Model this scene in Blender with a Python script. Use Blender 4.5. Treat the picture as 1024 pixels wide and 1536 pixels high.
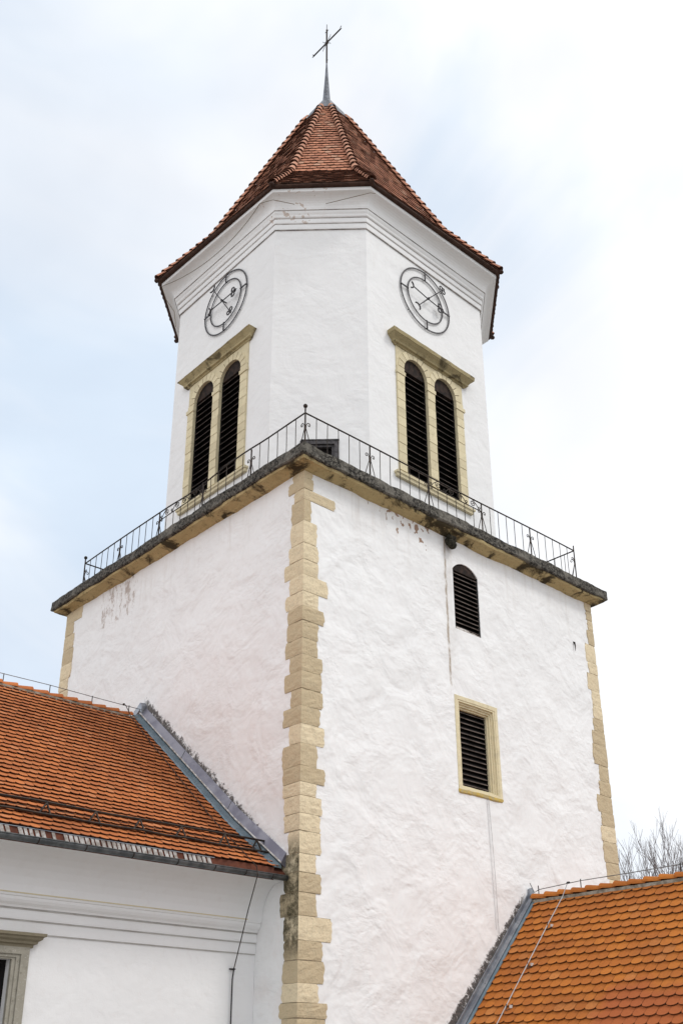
import bpy, bmesh, math, random
from mathutils import Vector, Matrix, noise
R_ = math.radians
random.seed(7)
scene = bpy.context.scene
for o in list(bpy.data.objects): bpy.data.objects.remove(o)
COL = scene.collection

# ------------------------------------------------------------------ camera
CP = Vector((-12.78303, -15.15757, -12.92415))
CR = Vector((0.73810163, -0.67468403, -0.00272813))
CU = Vector((-0.27394368, -0.30338361, 0.91264081))
CF = Vector((0.61657185, 0.67287431, 0.40875336))
cd = bpy.data.cameras.new('camera'); cam = bpy.data.objects.new('camera', cd); COL.objects.link(cam)
m3 = Matrix((CR, CU, -CF)).transposed().to_4x4(); m3.translation = CP
cam.matrix_world = m3
cd.sensor_width = 36; cd.sensor_fit = 'AUTO'
cd.lens = 1550.797 / 1536 * 36; cd.shift_y = 157.632 / 1536
cd.clip_end = 3000; cd.clip_start = 0.1
scene.camera = cam

# ------------------------------------------------------------------ light
SUN_EL, SUN_AZ = 52, (0.42, -0.78)
sd = Vector((SUN_AZ[0], SUN_AZ[1], 0)).normalized() * math.cos(R_(SUN_EL)); sd.z = math.sin(R_(SUN_EL))
sl = bpy.data.lights.new('sun', 'SUN'); sl.energy = 1.25; sl.angle = R_(14); sl.color = (1, .965, .92)
sun = bpy.data.objects.new('sun', sl); COL.objects.link(sun)
sun.rotation_euler = sd.to_track_quat('Z', 'Y').to_euler()
w = bpy.data.worlds.new('World'); scene.world = w; w.use_nodes = True
nt = w.node_tree; nt.nodes.clear()
N = nt.nodes.new
sky = N('ShaderNodeTexSky'); sky.sky_type = 'NISHITA'; sky.sun_disc = False
sky.sun_elevation = R_(SUN_EL); sky.sun_rotation = math.atan2(sd.x, sd.y)
bg1 = N('ShaderNodeBackground'); bg1.inputs[1].default_value = 0.14
nt.links.new(sky.outputs[0], bg1.inputs[0])
tc = N('ShaderNodeTexCoord')
mp = N('ShaderNodeMapping'); mp.inputs['Scale'].default_value = (1, 1, 1.6)
nt.links.new(tc.outputs['Generated'], mp.inputs[0])
n1 = N('ShaderNodeTexNoise'); n1.inputs['Scale'].default_value = 2.3; n1.inputs['Detail'].default_value = 5
n1.inputs['Roughness'].default_value = .45; n1.inputs['Distortion'].default_value = .5
nt.links.new(mp.outputs[0], n1.inputs['Vector'])
# clouds thicken towards the sun side of the sky
dp = N('ShaderNodeVectorMath'); dp.operation = 'DOT_PRODUCT'
nt.links.new(tc.outputs['Generated'], dp.inputs[0]); dp.inputs[1].default_value = Vector((0.80, -0.40, 0.45)).normalized()
mr = N('ShaderNodeMapRange'); mr.inputs[1].default_value = .0; mr.inputs[2].default_value = .85; mr.inputs[3].default_value = -.12; mr.inputs[4].default_value = .16
nt.links.new(dp.outputs['Value'], mr.inputs[0])
ad = N('ShaderNodeMath'); ad.operation = 'ADD'
nt.links.new(n1.outputs[0], ad.inputs[0]); nt.links.new(mr.outputs[0], ad.inputs[1])
cr = N('ShaderNodeMapRange'); cr.interpolation_type = 'SMOOTHSTEP'
cr.inputs[1].default_value = .30; cr.inputs[2].default_value = .62; cr.inputs[3].default_value = .80; cr.inputs[4].default_value = 1.0
nt.links.new(ad.outputs[0], cr.inputs[0])
bg2 = N('ShaderNodeBackground'); bg2.inputs[0].default_value = (0.945, 0.965, 1.0, 1); bg2.inputs[1].default_value = .97
# sky brightness added out of view behind the viewer, as fill for left-facing walls
d3 = N('ShaderNodeVectorMath'); d3.operation = 'DOT_PRODUCT'; nt.links.new(tc.outputs['Generated'], d3.inputs[0]); d3.inputs[1].default_value = Vector((-.95, -.02, .30)).normalized()
r3 = N('ShaderNodeMapRange'); r3.interpolation_type = 'SMOOTHSTEP'; r3.inputs[1].default_value = .0; r3.inputs[2].default_value = .9; r3.inputs[3].default_value = 1.03; r3.inputs[4].default_value = 1.42
nt.links.new(d3.outputs['Value'], r3.inputs[0]); nt.links.new(r3.outputs[0], bg2.inputs[1])
mx = N('ShaderNodeMixShader'); n2 = N('ShaderNodeTexNoise'); n2.inputs['Scale'].default_value = 1.9; n2.inputs['Detail'].default_value = 5; n2.inputs['Distortion'].default_value = .6
mp2 = N('ShaderNodeMapping'); mp2.inputs['Location'].default_value = (3.1, 1.7, .4); mp2.inputs['Scale'].default_value = (1, 1, 2.2)
nt.links.new(tc.outputs['Generated'], mp2.inputs[0]); nt.links.new(mp2.outputs[0], n2.inputs['Vector'])
d2 = N('ShaderNodeVectorMath'); d2.operation = 'DOT_PRODUCT'; nt.links.new(tc.outputs['Generated'], d2.inputs[0]); d2.inputs[1].default_value = Vector((0.70, -0.56, 0.42))
a2 = N('ShaderNodeMath'); a2.operation = 'MULTIPLY_ADD'; nt.links.new(d2.outputs['Value'], a2.inputs[0]); a2.inputs[1].default_value = .34; nt.links.new(n2.outputs[0], a2.inputs[2])
r2 = N('ShaderNodeMapRange'); r2.interpolation_type = 'SMOOTHSTEP'; r2.inputs[1].default_value = .42; r2.inputs[2].default_value = .70; nt.links.new(a2.outputs[0], r2.inputs[0])
c2 = N('ShaderNodeMix'); c2.data_type = 'RGBA'; c2.inputs[6].default_value = (.70, .80, .92, 1); c2.inputs[7].default_value = (.97, .98, 1, 1)
nt.links.new(r2.outputs[0], c2.inputs[0]); r4 = N('ShaderNodeMapRange'); r4.inputs[1].default_value = 1.03; r4.inputs[2].default_value = 1.35; nt.links.new(r3.outputs[0], r4.inputs[0])
c4 = N('ShaderNodeMix'); c4.data_type = 'RGBA'; c4.inputs[7].default_value = (.995, .985, .99, 1)  # near-neutral colour for the added fill side of the sky
nt.links.new(r4.outputs[0], c4.inputs[0]); nt.links.new(c2.outputs[2], c4.inputs[6]); nt.links.new(c4.outputs[2], bg2.inputs[0])
nt.links.new(cr.outputs[0], mx.inputs[0]); nt.links.new(bg1.outputs[0], mx.inputs[1]); nt.links.new(bg2.outputs[0], mx.inputs[2])
wo = N('ShaderNodeOutputWorld'); nt.links.new(mx.outputs[0], wo.inputs[0])
scene.view_settings.view_transform = 'Standard'; scene.view_settings.look = 'None'
scene.view_settings.exposure = 0.10; scene.view_settings.gamma = 1
scene.render.engine = 'CYCLES'

# ------------------------------------------------------------------ material helpers
class MT:
    def __init__(s, name, rough=.85, metal=0.0, spec=.3):
        s.m = bpy.data.materials.new(name); s.m.use_nodes = True; s.t = s.m.node_tree
        s.b = s.t.nodes['Principled BSDF']; s.b.inputs['Roughness'].default_value = rough
        s.b.inputs['Metallic'].default_value = metal; s.b.inputs['Specular IOR Level'].default_value = spec
        s.tc = s.n('ShaderNodeTexCoord'); s.h = None
    def n(s, k): return s.t.nodes.new(k)
    def l(s, a, b): s.t.links.new(a, b)
    def noise(s, scale, detail=4, rough=.55, dist=0, sx=(1, 1, 1), out=0):
        mp = s.n('ShaderNodeMapping'); mp.inputs['Scale'].default_value = sx
        s.l(s.tc.outputs['Object'], mp.inputs[0])
        n = s.n('ShaderNodeTexNoise'); n.inputs['Scale'].default_value = scale; n.inputs['Detail'].default_value = detail
        n.inputs['Roughness'].default_value = rough; n.inputs['Distortion'].default_value = dist
        s.l(mp.outputs[0], n.inputs['Vector']); return n.outputs[out]
    def ss(s, v, a, b, lo=0.0, hi=1.0):
        r = s.n('ShaderNodeMapRange'); r.interpolation_type = 'SMOOTHSTEP'
        r.inputs[1].default_value = a; r.inputs[2].default_value = b; r.inputs[3].default_value = lo; r.inputs[4].default_value = hi
        s.l(v, r.inputs[0]); return r.outputs[0]
    def ma(s, op, a, b=None, c=None):
        m = s.n('ShaderNodeMath'); m.operation = op
        for i, v in enumerate((a, b, c)):
            if v is None: continue
            if isinstance(v, (int, float)): m.inputs[i].default_value = v
            else: s.l(v, m.inputs[i])
        return m.outputs[0]
    def mix(s, f, a, b):
        m = s.n('ShaderNodeMix'); m.data_type = 'RGBA'
        if isinstance(f, (int, float)): m.inputs[0].default_value = f
        else: s.l(f, m.inputs[0])
        for i, v in ((6, a), (7, b)):
            if isinstance(v, tuple): m.inputs[i].default_value = (*v, 1)
            else: s.l(v, m.inputs[i])
        return m.outputs[2]
    def col(s, v):
        if isinstance(v, tuple): s.b.inputs['Base Color'].default_value = (*v, 1)
        else: s.l(v, s.b.inputs['Base Color'])
    def bump(s, h, strength=.4, dist=.02):
        b = s.n('ShaderNodeBump'); b.inputs['Strength'].default_value = strength; b.inputs['Distance'].default_value = dist
        s.l(h, b.inputs['Height'])
        if s.h is not None: s.l(s.h, b.inputs['Normal'])
        s.h = b.outputs[0]; s.l(s.h, s.b.inputs['Normal'])
    def xyz(s):
        p = s.n('ShaderNodeSeparateXYZ'); s.l(s.tc.outputs['Object'], p.inputs[0]); return p.outputs
    def nrm(s):
        p = s.n('ShaderNodeSeparateXYZ'); s.l(s.tc.outputs['Normal'], p.inputs[0]); return p.outputs
    def island(s):
        g = s.n('ShaderNodeNewGeometry'); return g.outputs['Random Per Island']

def plaster(name, stains=True, base=(.850, .858, .862), b=1.0):
    M = MT(name, .9)
    big = M.noise(.5, 3, .5); fine = M.noise(7, 5, .6)
    c = M.mix(M.ss(big, .35, .7), base, tuple(x * .965 for x in base))
    c = M.mix(M.ss(fine, .52, .75, 0, .22), c, (.70, .66, .64))
    streak = M.noise(2.2, 5, .6, 0, (1, 1, .16))
    c = M.mix(M.ss(streak, .56, .78, 0, .13), c, (.62, .60, .57))
    x, y, z = M.xyz()
    if stains:
        nx, ny, nz = M.nrm()
        right = M.ss(ny, -.6, -.8); left = M.ss(nx, -.6, -.8)
        # pinkish mottling low on the walls, strongest on the left-facing one
        pk = M.noise(1.6, 6, .65, .6)
        low = M.ss(z, -2.0, -8.0)
        c = M.mix(M.ma('MULTIPLY', M.ss(pk, .42, .68, 0, .26), M.ma('MULTIPLY', low, M.ma('ADD', M.ma('MULTIPLY', left, .75), .2))), c, (.72, .62, .59))
        # moss and dirt above the flashings
        dl = M.ma('SUBTRACT', z, M.ma('MULTIPLY_ADD', y, .85, -9.5))
        dr = M.ma('SUBTRACT', z, M.ma('MULTIPLY_ADD', x, 1.03, -8.8 - 6.93 * 1.03))
        fr = M.noise(6.5, 10, .85, .9)
        fl = M.ma('ADD', M.ss(dl, .54, .0, 0, .95), M.ma('MULTIPLY', M.ma('SUBTRACT', fr, .60), 2.6))
        fl = M.ma('MULTIPLY', M.ss(fl, .42, .62), M.ma('MULTIPLY', left, M.ss(y, 6.1, 5.8)))
        fl = M.ma('MULTIPLY', fl, M.ss(dl, -.2, -.1))
        frr = M.ma('ADD', M.ss(dr, .27, -.20, 0, 1.0), M.ma('MULTIPLY', M.ma('SUBTRACT', fr, .60), 2.4))
        frr = M.ma('MULTIPLY', M.ss(frr, .46, .64), M.ma('MULTIPLY', right, M.ss(x, 6.9, 6.6)))
        dirt = M.mix(M.ss(M.noise(24, 5, .7), .45, .65), (.02, .016, .013), (.10, .072, .06))
        c = M.mix(M.ma('MULTIPLY', fl, .9), c, dirt); c = M.mix(M.ma('MULTIPLY', frr, .93), c, dirt)
        # flaked patches under the ledge
        fk = M.noise(6.0, 3, .5, .4, (1, 1, .8))
        reg = M.ma('MULTIPLY', M.ma('MULTIPLY', M.ss(x, 1.2, 1.8), M.ss(x, 4.5, 3.9)), M.ma('MULTIPLY', M.ss(z, -2.0, -1.2), right))
        reg = M.ma('MULTIPLY', reg, M.ss(M.ma('ADD', z, M.ma('MULTIPLY', x, .22)), -1.1, .4, .55, 1.0))
        reg2 = M.ma('MULTIPLY', M.ma('MULTIPLY', M.ss(y, 6.4, 7.0), M.ss(y, 9.2, 8.6)), M.ma('MULTIPLY', M.ss(z, -2.1, -1.5), left))
        reg = M.ma('ADD', reg, M.ma('MULTIPLY', reg2, 1.0))
        flk = M.ss(M.ma('MULTIPLY', fk, reg), .535, .55)
        c = M.mix(M.ma('MULTIPLY', flk, right), c, (.34, .23, .17))
        fs_ = M.noise(5.0, 9, .8, .5, (1, 1, .45))
        c = M.mix(M.ma('MULTIPLY', M.ma('MULTIPLY', M.ss(M.ma('MULTIPLY', fs_, reg2), .50, .58), left), .85), c, (.40, .33, .29))
        # soft grime runs below the ledge
        run = M.ma('MULTIPLY', M.ss(M.noise(3.4, 6, .7, 0, (1, 1, .1)), .5, .72), M.ss(z, -2.6, -.4, 0, .4))
        c = M.mix(run, c, (.58, .54, .50))
        # drip line below the spout
        wob = M.ma('ADD', x, M.ma('MULTIPLY', M.ma('SUBTRACT', M.noise(3, 3), .5), .10))
        dd = M.ma('ABSOLUTE', M.ma('SUBTRACT', wob, 4.60))
        drip = M.ma('MULTIPLY', M.ss(dd, .055, .012), M.ma('MULTIPLY', M.ma('MULTIPLY', M.ss(z, -4.9, -4.2), M.ss(z, -.3, -.4)), right))
        drip = M.ma('MULTIPLY', drip, M.ss(M.noise(9, 4, .6, 0, (1, 1, .35)), .36, .56))
        c = M.mix(M.ma('MULTIPLY', drip, .85), c, (.30, .22, .14))
        damp = M.ma('MULTIPLY', M.ss(M.ma('ABSOLUTE', M.ma('SUBTRACT', wob, 4.70)), .35, 0, 0, .25), M.ma('MULTIPLY', M.ss(z, -5.5, -2.5), right))
        c = M.mix(damp, c, (.55, .53, .50))
        hp = M.ma('ADD', fk, 0.0)
    if name == 'belfry_plaster':
        x, y, z = M.xyz()
        g_ = M.ma('MULTIPLY', M.ma('MULTIPLY', M.ss(x, 2.7, 1.9), M.ss(y, 4.2, 3.3)), M.ss(z, 9.7, 9.9))
        c = M.mix(M.ss(M.ma('MULTIPLY', M.noise(4.5, 4, .6, .3), g_), .60, .63, 0, .75), c, (.50, .40, .33))
    M.col(c)
    tr = M.noise(2.6, 4, .5, .7, (1, 1, 1.9)); tr2 = M.noise(8, 4, .55, .6, (1, 1, 1.5))
    msk = M.ss(M.noise(.9, 3, .6), .36, .62, .15, 1.0); tr = M.ma('MULTIPLY', tr, msk); tr2 = M.ma('MULTIPLY', tr2, msk)
    tr3 = M.noise(1.1, 3, .5, .5)
    M.bump(tr3, .7 * b, .15); M.bump(tr, .5 * b, .045); M.bump(tr2, .6 * b, .016); M.bump(M.noise(45, 3, .6), .35, .006)
    return M.m

def stone(name, a, b2, dark=(.12, .10, .07), lichen=False, dk=.5, bs=.6, grime=0):
    M = MT(name, .92, 0, .1)
    isl = M.island()
    c = M.mix(M.ss(isl, .35, .65), a, b2)
    mot = M.noise(5, 6, .65, .4)
    c = M.mix(M.ss(mot, .45, .75, 0, .55), c, tuple(v * .66 for v in a))
    c = M.mix(M.ss(M.noise(38, 4, .65), .58, .74, 0, dk), c, dark)
    c = M.mix(M.ss(M.noise(13, 6, .75, .8), .57, .66, 0, dk * .9), c, tuple(v * .45 for v in a))
    if grime:
        c = M.mix(M.ss(M.noise(1.3, 7, .68, .5), .50, .61, 0, grime * .93), c, (.035, .028, .018))
        c = M.mix(M.ss(M.noise(6, 7, .75, .5), .57, .68, 0, grime * .7), c, (.05, .04, .025))
    if lichen:
        x, y, z = M.xyz(); nx, ny, nz = M.nrm()
        left = M.ss(nx, -.5, -.8)
        m = M.ma('MULTIPLY', left, M.ma('MULTIPLY', M.ss(z, -8.55, -8.95), M.ss(z, -11.1, -10.5)))
        m = M.ma('MULTIPLY', m, M.ss(M.noise(3.5, 8, .8, .3), .30, .60))
        m = M.ma('MULTIPLY', m, M.ss(x, .12, .02))
        c = M.mix(M.ma('MULTIPLY', m, .93), c, M.mix(M.ss(M.noise(40, 3), .4, .6), (.02, .018, .012), (.09, .08, .045)))
    M.col(c)
    M.bump(M.noise(4, 5, .6), bs, .05); M.bump(M.noise(26, 5, .7), bs, .018)
    return M.m

def simple(name, c1, c2, scale=6, rough=.8, metal=0, bs=.3, lo=.35, hi=.65, isl=0.0):
    M = MT(name, rough, metal)
    c = M.mix(M.ss(M.noise(scale, 5, .6), lo, hi), c1, c2)
    if isl: c = M.mix(M.ma('MULTIPLY', M.island(), isl), c, tuple(v * .45 for v in c1))
    M.col(c)
    if bs: M.bump(M.noise(scale * 4, 4, .6), bs, .01)
    return M.m

def tilemat(name, a, b2, c3, dark, patch=None, soot=.35):
    M = MT(name, .8, 0, .25)
    i = M.island()
    c = M.mix(M.ss(i, 0, .7), a, b2)
    c = M.mix(M.ss(i, .86, .97, 0, .8), c, c3)
    c = M.mix(M.ss(M.noise(.9, 4, .6), .45, .7, 0, soot), c, dark)
    c = M.mix(M.ss(M.noise(14, 5, .65), .5, .72, 0, .4), c, dark)
    if patch:
        x, y, z = M.xyz()
        p = M.ma('MULTIPLY', M.ss(M.ma('ADD', x, M.ma('MULTIPLY', M.noise(1.2, 2), .9)), *patch[0]), M.ss(M.ma('ADD', y, M.ma('MULTIPLY', M.noise(1.7, 2), .8)), *patch[1]))
        c = M.mix(M.ma('MULTIPLY', p, .8), c, patch[2])
    M.col(c); M.bump(M.noise(22, 4, .6), .35, .012)
    return M.m

MAT = {}
MAT['plaster'] = plaster('tower_plaster')
MAT['octplaster'] = plaster('belfry_plaster', False, (.82, .825, .828), .45)
MAT['render'] = plaster('nave_plaster', False, (.80, .80, .805), .35)
MAT['quoin'] = stone('quoin_stone', (.76, .65, .455), (.56, .46, .305), lichen=True, bs=.9)
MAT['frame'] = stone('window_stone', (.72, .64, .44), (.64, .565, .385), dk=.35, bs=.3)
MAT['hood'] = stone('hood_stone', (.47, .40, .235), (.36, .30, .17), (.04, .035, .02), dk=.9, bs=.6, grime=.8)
MAT['joint'] = simple('mortar', (.20, .16, .11), (.33, .27, .18), 9)
MAT['moulding'] = stone('ledge_moulding', (.50, .40, .21), (.44, .34, .18), (.03, .025, .015), dk=.7, grime=1.0)
def ledge_mat():
    M = MT('ledge_stone', .95)
    c = M.mix(M.ss(M.noise(13, 7, .78, .3), .42, .60), (.010, .009, .008), (.15, .14, .12))
    c = M.mix(M.ss(M.noise(1.4, 4, .6), .50, .66, 0, .5), c, (.26, .245, .21))
    c = M.mix(M.ss(M.noise(28, 4, .6), .60, .72, 0, .7), c, (.40, .38, .32))
    M.col(c); M.bump(M.noise(10, 6, .75), .9, .06); return M.m
MAT['ledge'] = ledge_mat()
MAT['greystone'] = stone('grey_frame_stone', (.33, .31, .26), (.27, .25, .21), (.62, .60, .55), dk=.75, bs=.3)
MAT['greyhood'] = stone('grey_hood_stone', (.27, .24, .17), (.24, .21, .15), (.06, .05, .03), dk=.5, bs=.3)
MAT['tile_old'] = tilemat('old_roof_tile', (.54, .235, .135), (.41, .165, .095), (.56, .33, .22), (.16, .075, .05))
MAT['tile_orange'] = tilemat('orange_roof_tile', (.50, .165, .050), (.40, .125, .038), (.50, .19, .075), (.23, .075, .028), soot=.45)
MAT['tile_bright'] = tilemat('bright_roof_tile', (.48, .160, .026), (.40, .125, .022), (.50, .19, .05), (.22, .068, .02), patch=((5.6, 5.2), (-2.7, -3.0), (.34, .09, .03)), soot=.35)
MAT['hip'] = tilemat('hip_tile', (.56, .29, .19), (.44, .21, .135), (.58, .38, .27), (.16, .10, .07))
MAT['zinc'] = simple('zinc_sheet', (.20, .215, .25), (.33, .35, .38), 3, .34, .75, .05)
MAT['zincblue'] = simple('blue_zinc_sheet', (.13, .19, .23), (.19, .25, .29), 3, .4, .6, .05)
MAT['lead'] = simple('spire_lead', (.07, .075, .085), (.16, .175, .20), 7, .4, .6, .2)
MAT['gutter'] = simple('gutter_metal', (.085, .095, .10), (.16, .17, .175), 5, .5, .5, .1)
MAT['iron'] = simple('wrought_iron', (.018, .016, .015), (.05, .032, .022), 14, .6, .3, .2)
MAT['iron_grey'] = simple('painted_iron', (.032, .030, .034), (.06, .056, .06), 9, .5, .3, .2)
MAT['copper'] = simple('green_copper', (.03, .05, .045), (.07, .12, .10), 12, .5, .5, .1)
MAT['slat'] = simple('louvre_board', (.004, .003, .003), (.009, .006, .006), 7, .9, 0, .2)  # near-black boards: the shade under the slats is put into the colour
MAT['slatedge'] = simple('louvre_edge', (.15, .12, .105), (.06, .045, .038), 3.2, .85, 0, .3)  # paler front strip paints the light that slat edges catch
MAT['slatdim'] = simple('dim_louvre_edge', (.075, .055, .046), (.018, .013, .011), 3.2, .85, 0, .3)  # same painted edge light, dimmer for the belfry
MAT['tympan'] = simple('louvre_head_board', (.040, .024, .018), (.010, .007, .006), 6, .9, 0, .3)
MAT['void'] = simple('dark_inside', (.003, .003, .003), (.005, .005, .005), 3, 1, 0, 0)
MAT['doorwood'] = simple('weathered_door_frame', (.11, .105, .11), (.05, .048, .05), 9, .8, 0, .4)
MAT['wire'] = simple('lead_wire', (.20, .20, .20), (.11, .11, .11), 4, .6, .3, 0)
MAT['wirepale'] = simple('pale_cable', (.50, .50, .50), (.42, .42, .43), 4, .6, 0, 0)
MAT['wirewarm'] = simple('tan_cable', (.22, .19, .14), (.18, .15, .11), 4, .6, 0, 0)
MAT['white'] = simple('white_paint', (.60, .58, .56), (.30, .26, .23), 9, .7, 0, .2)
MAT['tile_edge'] = simple('shaded_tile_edge', (.15, .052, .022), (.07, .028, .015), 9, .95, 0, .2)  # dark edge colour stands for the shadow line under each tile
MAT['tile_edge_old'] = simple('old_shaded_tile_edge', (.15, .075, .052), (.08, .042, .030), 9, .95, 0, .2)  # same painted shadow line, for spire and hip tiles
MAT['lichen'] = simple('yellow_lichen_stone', (.60, .43, .10), (.45, .38, .22), 12, .95, 0, .8)
MAT['eave'] = simple('eave_wood', (.035, .017, .012), (.06, .03, .02), 6, .9, 0, .2)
MAT['grime'] = simple('joint_grime', (.22, .20, .19), (.45, .42, .40), 2.5, .95, 0, 0)
MAT['grime2'] = simple('faint_joint_grime', (.36, .34, .32), (.50, .49, .47), 2.5, .95, 0, 0)
MAT['zincp'] = simple('weathered_zinc', (.15, .145, .18), (.24, .235, .27), 2.2, .38, .55, .05)
MAT['rust'] = simple('red_brown_board', (.17, .055, .03), (.10, .035, .022), 6, .8, 0, .2)
MAT['mortar'] = simple('ridge_mortar', (.33, .30, .25), (.16, .14, .11), 8, .95, 0, .5)
MAT['twig'] = simple('bark', (.13, .11, .11), (.20, .17, .165), 5, .9, 0, 0)
MAT['nest'] = simple('sooty_stone', (.012, .011, .009), (.05, .045, .03), 18, 1, 0, .8)
MAT['paving'] = simple('paving', (.30, .29, .27), (.22, .21, .195), .8, .95, 0, .2)
def glass_mat():
    M = MT('window_glass', .06, 0, .6); M.col((.015, .02, .025)); return M.m
MAT['glass'] = glass_mat()

# ------------------------------------------------------------------ geometry helpers
class Fr:   # a wall frame: a along the wall, d outward, z up
    def __init__(s, o, u, n): s.o = Vector((*o, 0)); s.u = Vector((*u, 0)).normalized(); s.n = Vector((*n, 0)).normalized()
    def p(s, a, d, z): return s.o + s.u * a + s.n * d + Vector((0, 0, z))
class MB:
    def __init__(s): s.v = []; s.f = []; s.mi = []; s.c = 0
    def add(s, vs, fs):
        b = len(s.v); s.v += [Vector(q) for q in vs]; s.f += [[b + i for i in q] for q in fs]; s.mi += [s.c] * len(fs); return s
    def loft(s, rings, close=True, caps=True):
        n = len(rings[0]); vs = [q for r in rings for q in r]; fs = []
        for k in range(len(rings) - 1):
            for i in range(n if close else n - 1):
                j = (i + 1) % n; fs.append([k * n + i, k * n + j, (k + 1) * n + j, (k + 1) * n + i])
        if caps and close: fs.append(list(range(n))[::-1]); fs.append([(len(rings) - 1) * n + i for i in range(n)])
        return s.add(vs, fs)
    def prism(s, F, out, d0, d1):
        return s.loft([[F.p(a, d0, z) for a, z in out], [F.p(a, d1, z) for a, z in out]])
    def box(s, F, a0, a1, d0, d1, z0, z1): return s.prism(F, [(a0, z0), (a1, z0), (a1, z1), (a0, z1)], d0, d1)
    def mould(s, F, a0, a1, prof):
        """mitred moulding: prof = [(out, z)...] from bottom to top, returns at both ends"""
        rings = [[F.p(a0 - o, -.02, z), F.p(a0 - o, o, z), F.p(a1 + o, o, z), F.p(a1 + o, -.02, z)] for o, z in prof]
        return s.loft(rings)
    def tube(s, pts, r, n=6, r1=None, caps=True):
        pts = [Vector(p) for p in pts]; rings = []; m = len(pts)
        up = None
        for i, p in enumerate(pts):
            t = (pts[min(i + 1, m - 1)] - pts[max(i - 1, 0)])
            t = t.normalized() if t.length > 1e-9 else Vector((0, 0, 1))
            if up is None or abs(up.dot(t)) > .98: up = Vector((0, 0, 1)) if abs(t.z) < .9 else Vector((1, 0, 0))
            a = t.cross(up).normalized(); b = a.cross(t).normalized(); up = b
            rr = r if r1 is None else r + (r1 - r) * i / (m - 1)
            rings.append([p + a * math.cos(k * 2 * math.pi / n) * rr + b * math.sin(k * 2 * math.pi / n) * rr for k in range(n)])
        return s.loft(rings, True, caps)
    def ball(s, c, r, n=10, sc=(1, 1, 1), jit=0):
        c = Vector(c); rings = []
        for k in range(1, n // 2 + 1):
            t = math.pi * k / (n // 2 + 1)
            ring = []
            for i in range(n):
                u = Vector((math.sin(t) * math.cos(i * 2 * math.pi / n) * sc[0], math.sin(t) * math.sin(i * 2 * math.pi / n) * sc[1], math.cos(t) * sc[2]))
                ring.append(c + u * r * (1 + random.uniform(-jit, jit)))
            rings.append(ring)
        return s.loft(rings)
    def caps(s, p0, p1, r, ln, side, up, r2=None, arc=170, th=.018):
        """overlapping half-round cover tiles from p0 (low) to p1 (high)"""
        p0 = Vector(p0); p1 = Vector(p1); L = (p1 - p0).length; t = (p1 - p0) / L; n = max(1, round(L / ln)); ln = L / n
        side = Vector(side).normalized(); up = t.cross(side).normalized(); up = up if up.z > 0 else -up
        for k in range(n):
            q = p0 + t * (k * ln); e = random.uniform(-.006, .006); g = random.uniform(.97, 1.04)
            rings = []
            for (dist, rad, lift) in ((-.015, r * 1.12 * g, .024), (ln * 1.06, r * .80, .0)):
                o = q + t * dist + up * (lift + e) + side * e
                out = []; inn = []
                for i in range(9):
                    a = R_(90 - arc / 2 + arc * i / 8)
                    dvec = side * math.cos(a) + up * math.sin(a)
                    out.append(o + dvec * rad); inn.append(o + dvec * (rad - th))
                rings.append(out + inn[::-1])
            s.loft(rings)
            s.mi[-2] = 1; s.mi[-1] = 1
            for q_ in range(9, 17): s.mi[-20 + q_] = 1
        return s
    def build(s, name, mats, parent=None, smooth=False, bevel=0):
        me = bpy.data.meshes.new(name); me.from_pydata([tuple(v) for v in s.v], [], s.f)
        mats = mats if isinstance(mats, (list, tuple)) else [mats]
        for m in mats: me.materials.append(MAT[m])
        me.polygons.foreach_set('material_index', s.mi)
        bm = bmesh.new(); bm.from_mesh(me); bmesh.ops.recalc_face_normals(bm, faces=bm.faces); bm.to_mesh(me); bm.free()
        if smooth: me.polygons.foreach_set('use_smooth', [True] * len(me.polygons))
        o = bpy.data.objects.new(name, me); COL.objects.link(o)
        if parent is not None: o.parent = parent; o.matrix_parent_inverse = Matrix.Translation(-parent.location)
        if bevel:
            md = o.modifiers.new('bevel', 'BEVEL'); md.width = bevel; md.segments = 2; md.limit_method = 'ANGLE'
        return o
def tag(o, label, cat, group=None, kind=None):
    if label: o['label'] = label
    if cat: o['category'] = cat
    if group: o['group'] = group
    if kind: o['kind'] = kind
    return o
def empty(name, loc, label, cat, group=None):
    o = bpy.data.objects.new(name, None); o.location = loc; o.empty_display_size = .3; COL.objects.link(o); return tag(o, label, cat, group)
def cut(o, cutters):
    for c in cutters:
        cm = c.build('cutter', 'void')
        md = o.modifiers.new('cut', 'BOOLEAN'); md.operation = 'DIFFERENCE'; md.object = cm; md.solver = 'EXACT'
        dg = bpy.context.evaluated_depsgraph_get(); dg.update()
        me = bpy.data.meshes.new_from_object(o.evaluated_get(dg)); o.modifiers.clear()
        old = o.data; o.data = me; me.name = old.name
        # keep only the own materials
        while len(me.materials) > len(old.materials): me.materials.pop()
        for p in me.polygons:
            if p.material_index >= len(me.materials): p.material_index = 0
        bpy.data.objects.remove(cm)
def rough_up(o, amt, sc, sub=.1, fine=0):
    """cut a mesh finer and push its vertices about, for worn stone"""
    bm = bmesh.new(); bm.from_mesh(o.data)
    for _ in range(7):
        es = [e for e in bm.edges if e.calc_length() > sub]
        if not es: break
        bmesh.ops.subdivide_edges(bm, edges=es, cuts=1, use_grid_fill=True)
    bmesh.ops.triangulate(bm, faces=[f for f in bm.faces if len(f.verts) > 4])
    for v in bm.verts:
        v.co += noise.noise_vector(v.co * sc) * amt + noise.noise_vector(v.co * sc * 4.1) * (amt * .5)
    bm.to_mesh(o.data); bm.free()

GZ = -14.55
W, WY = 10.8, 10.664
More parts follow.
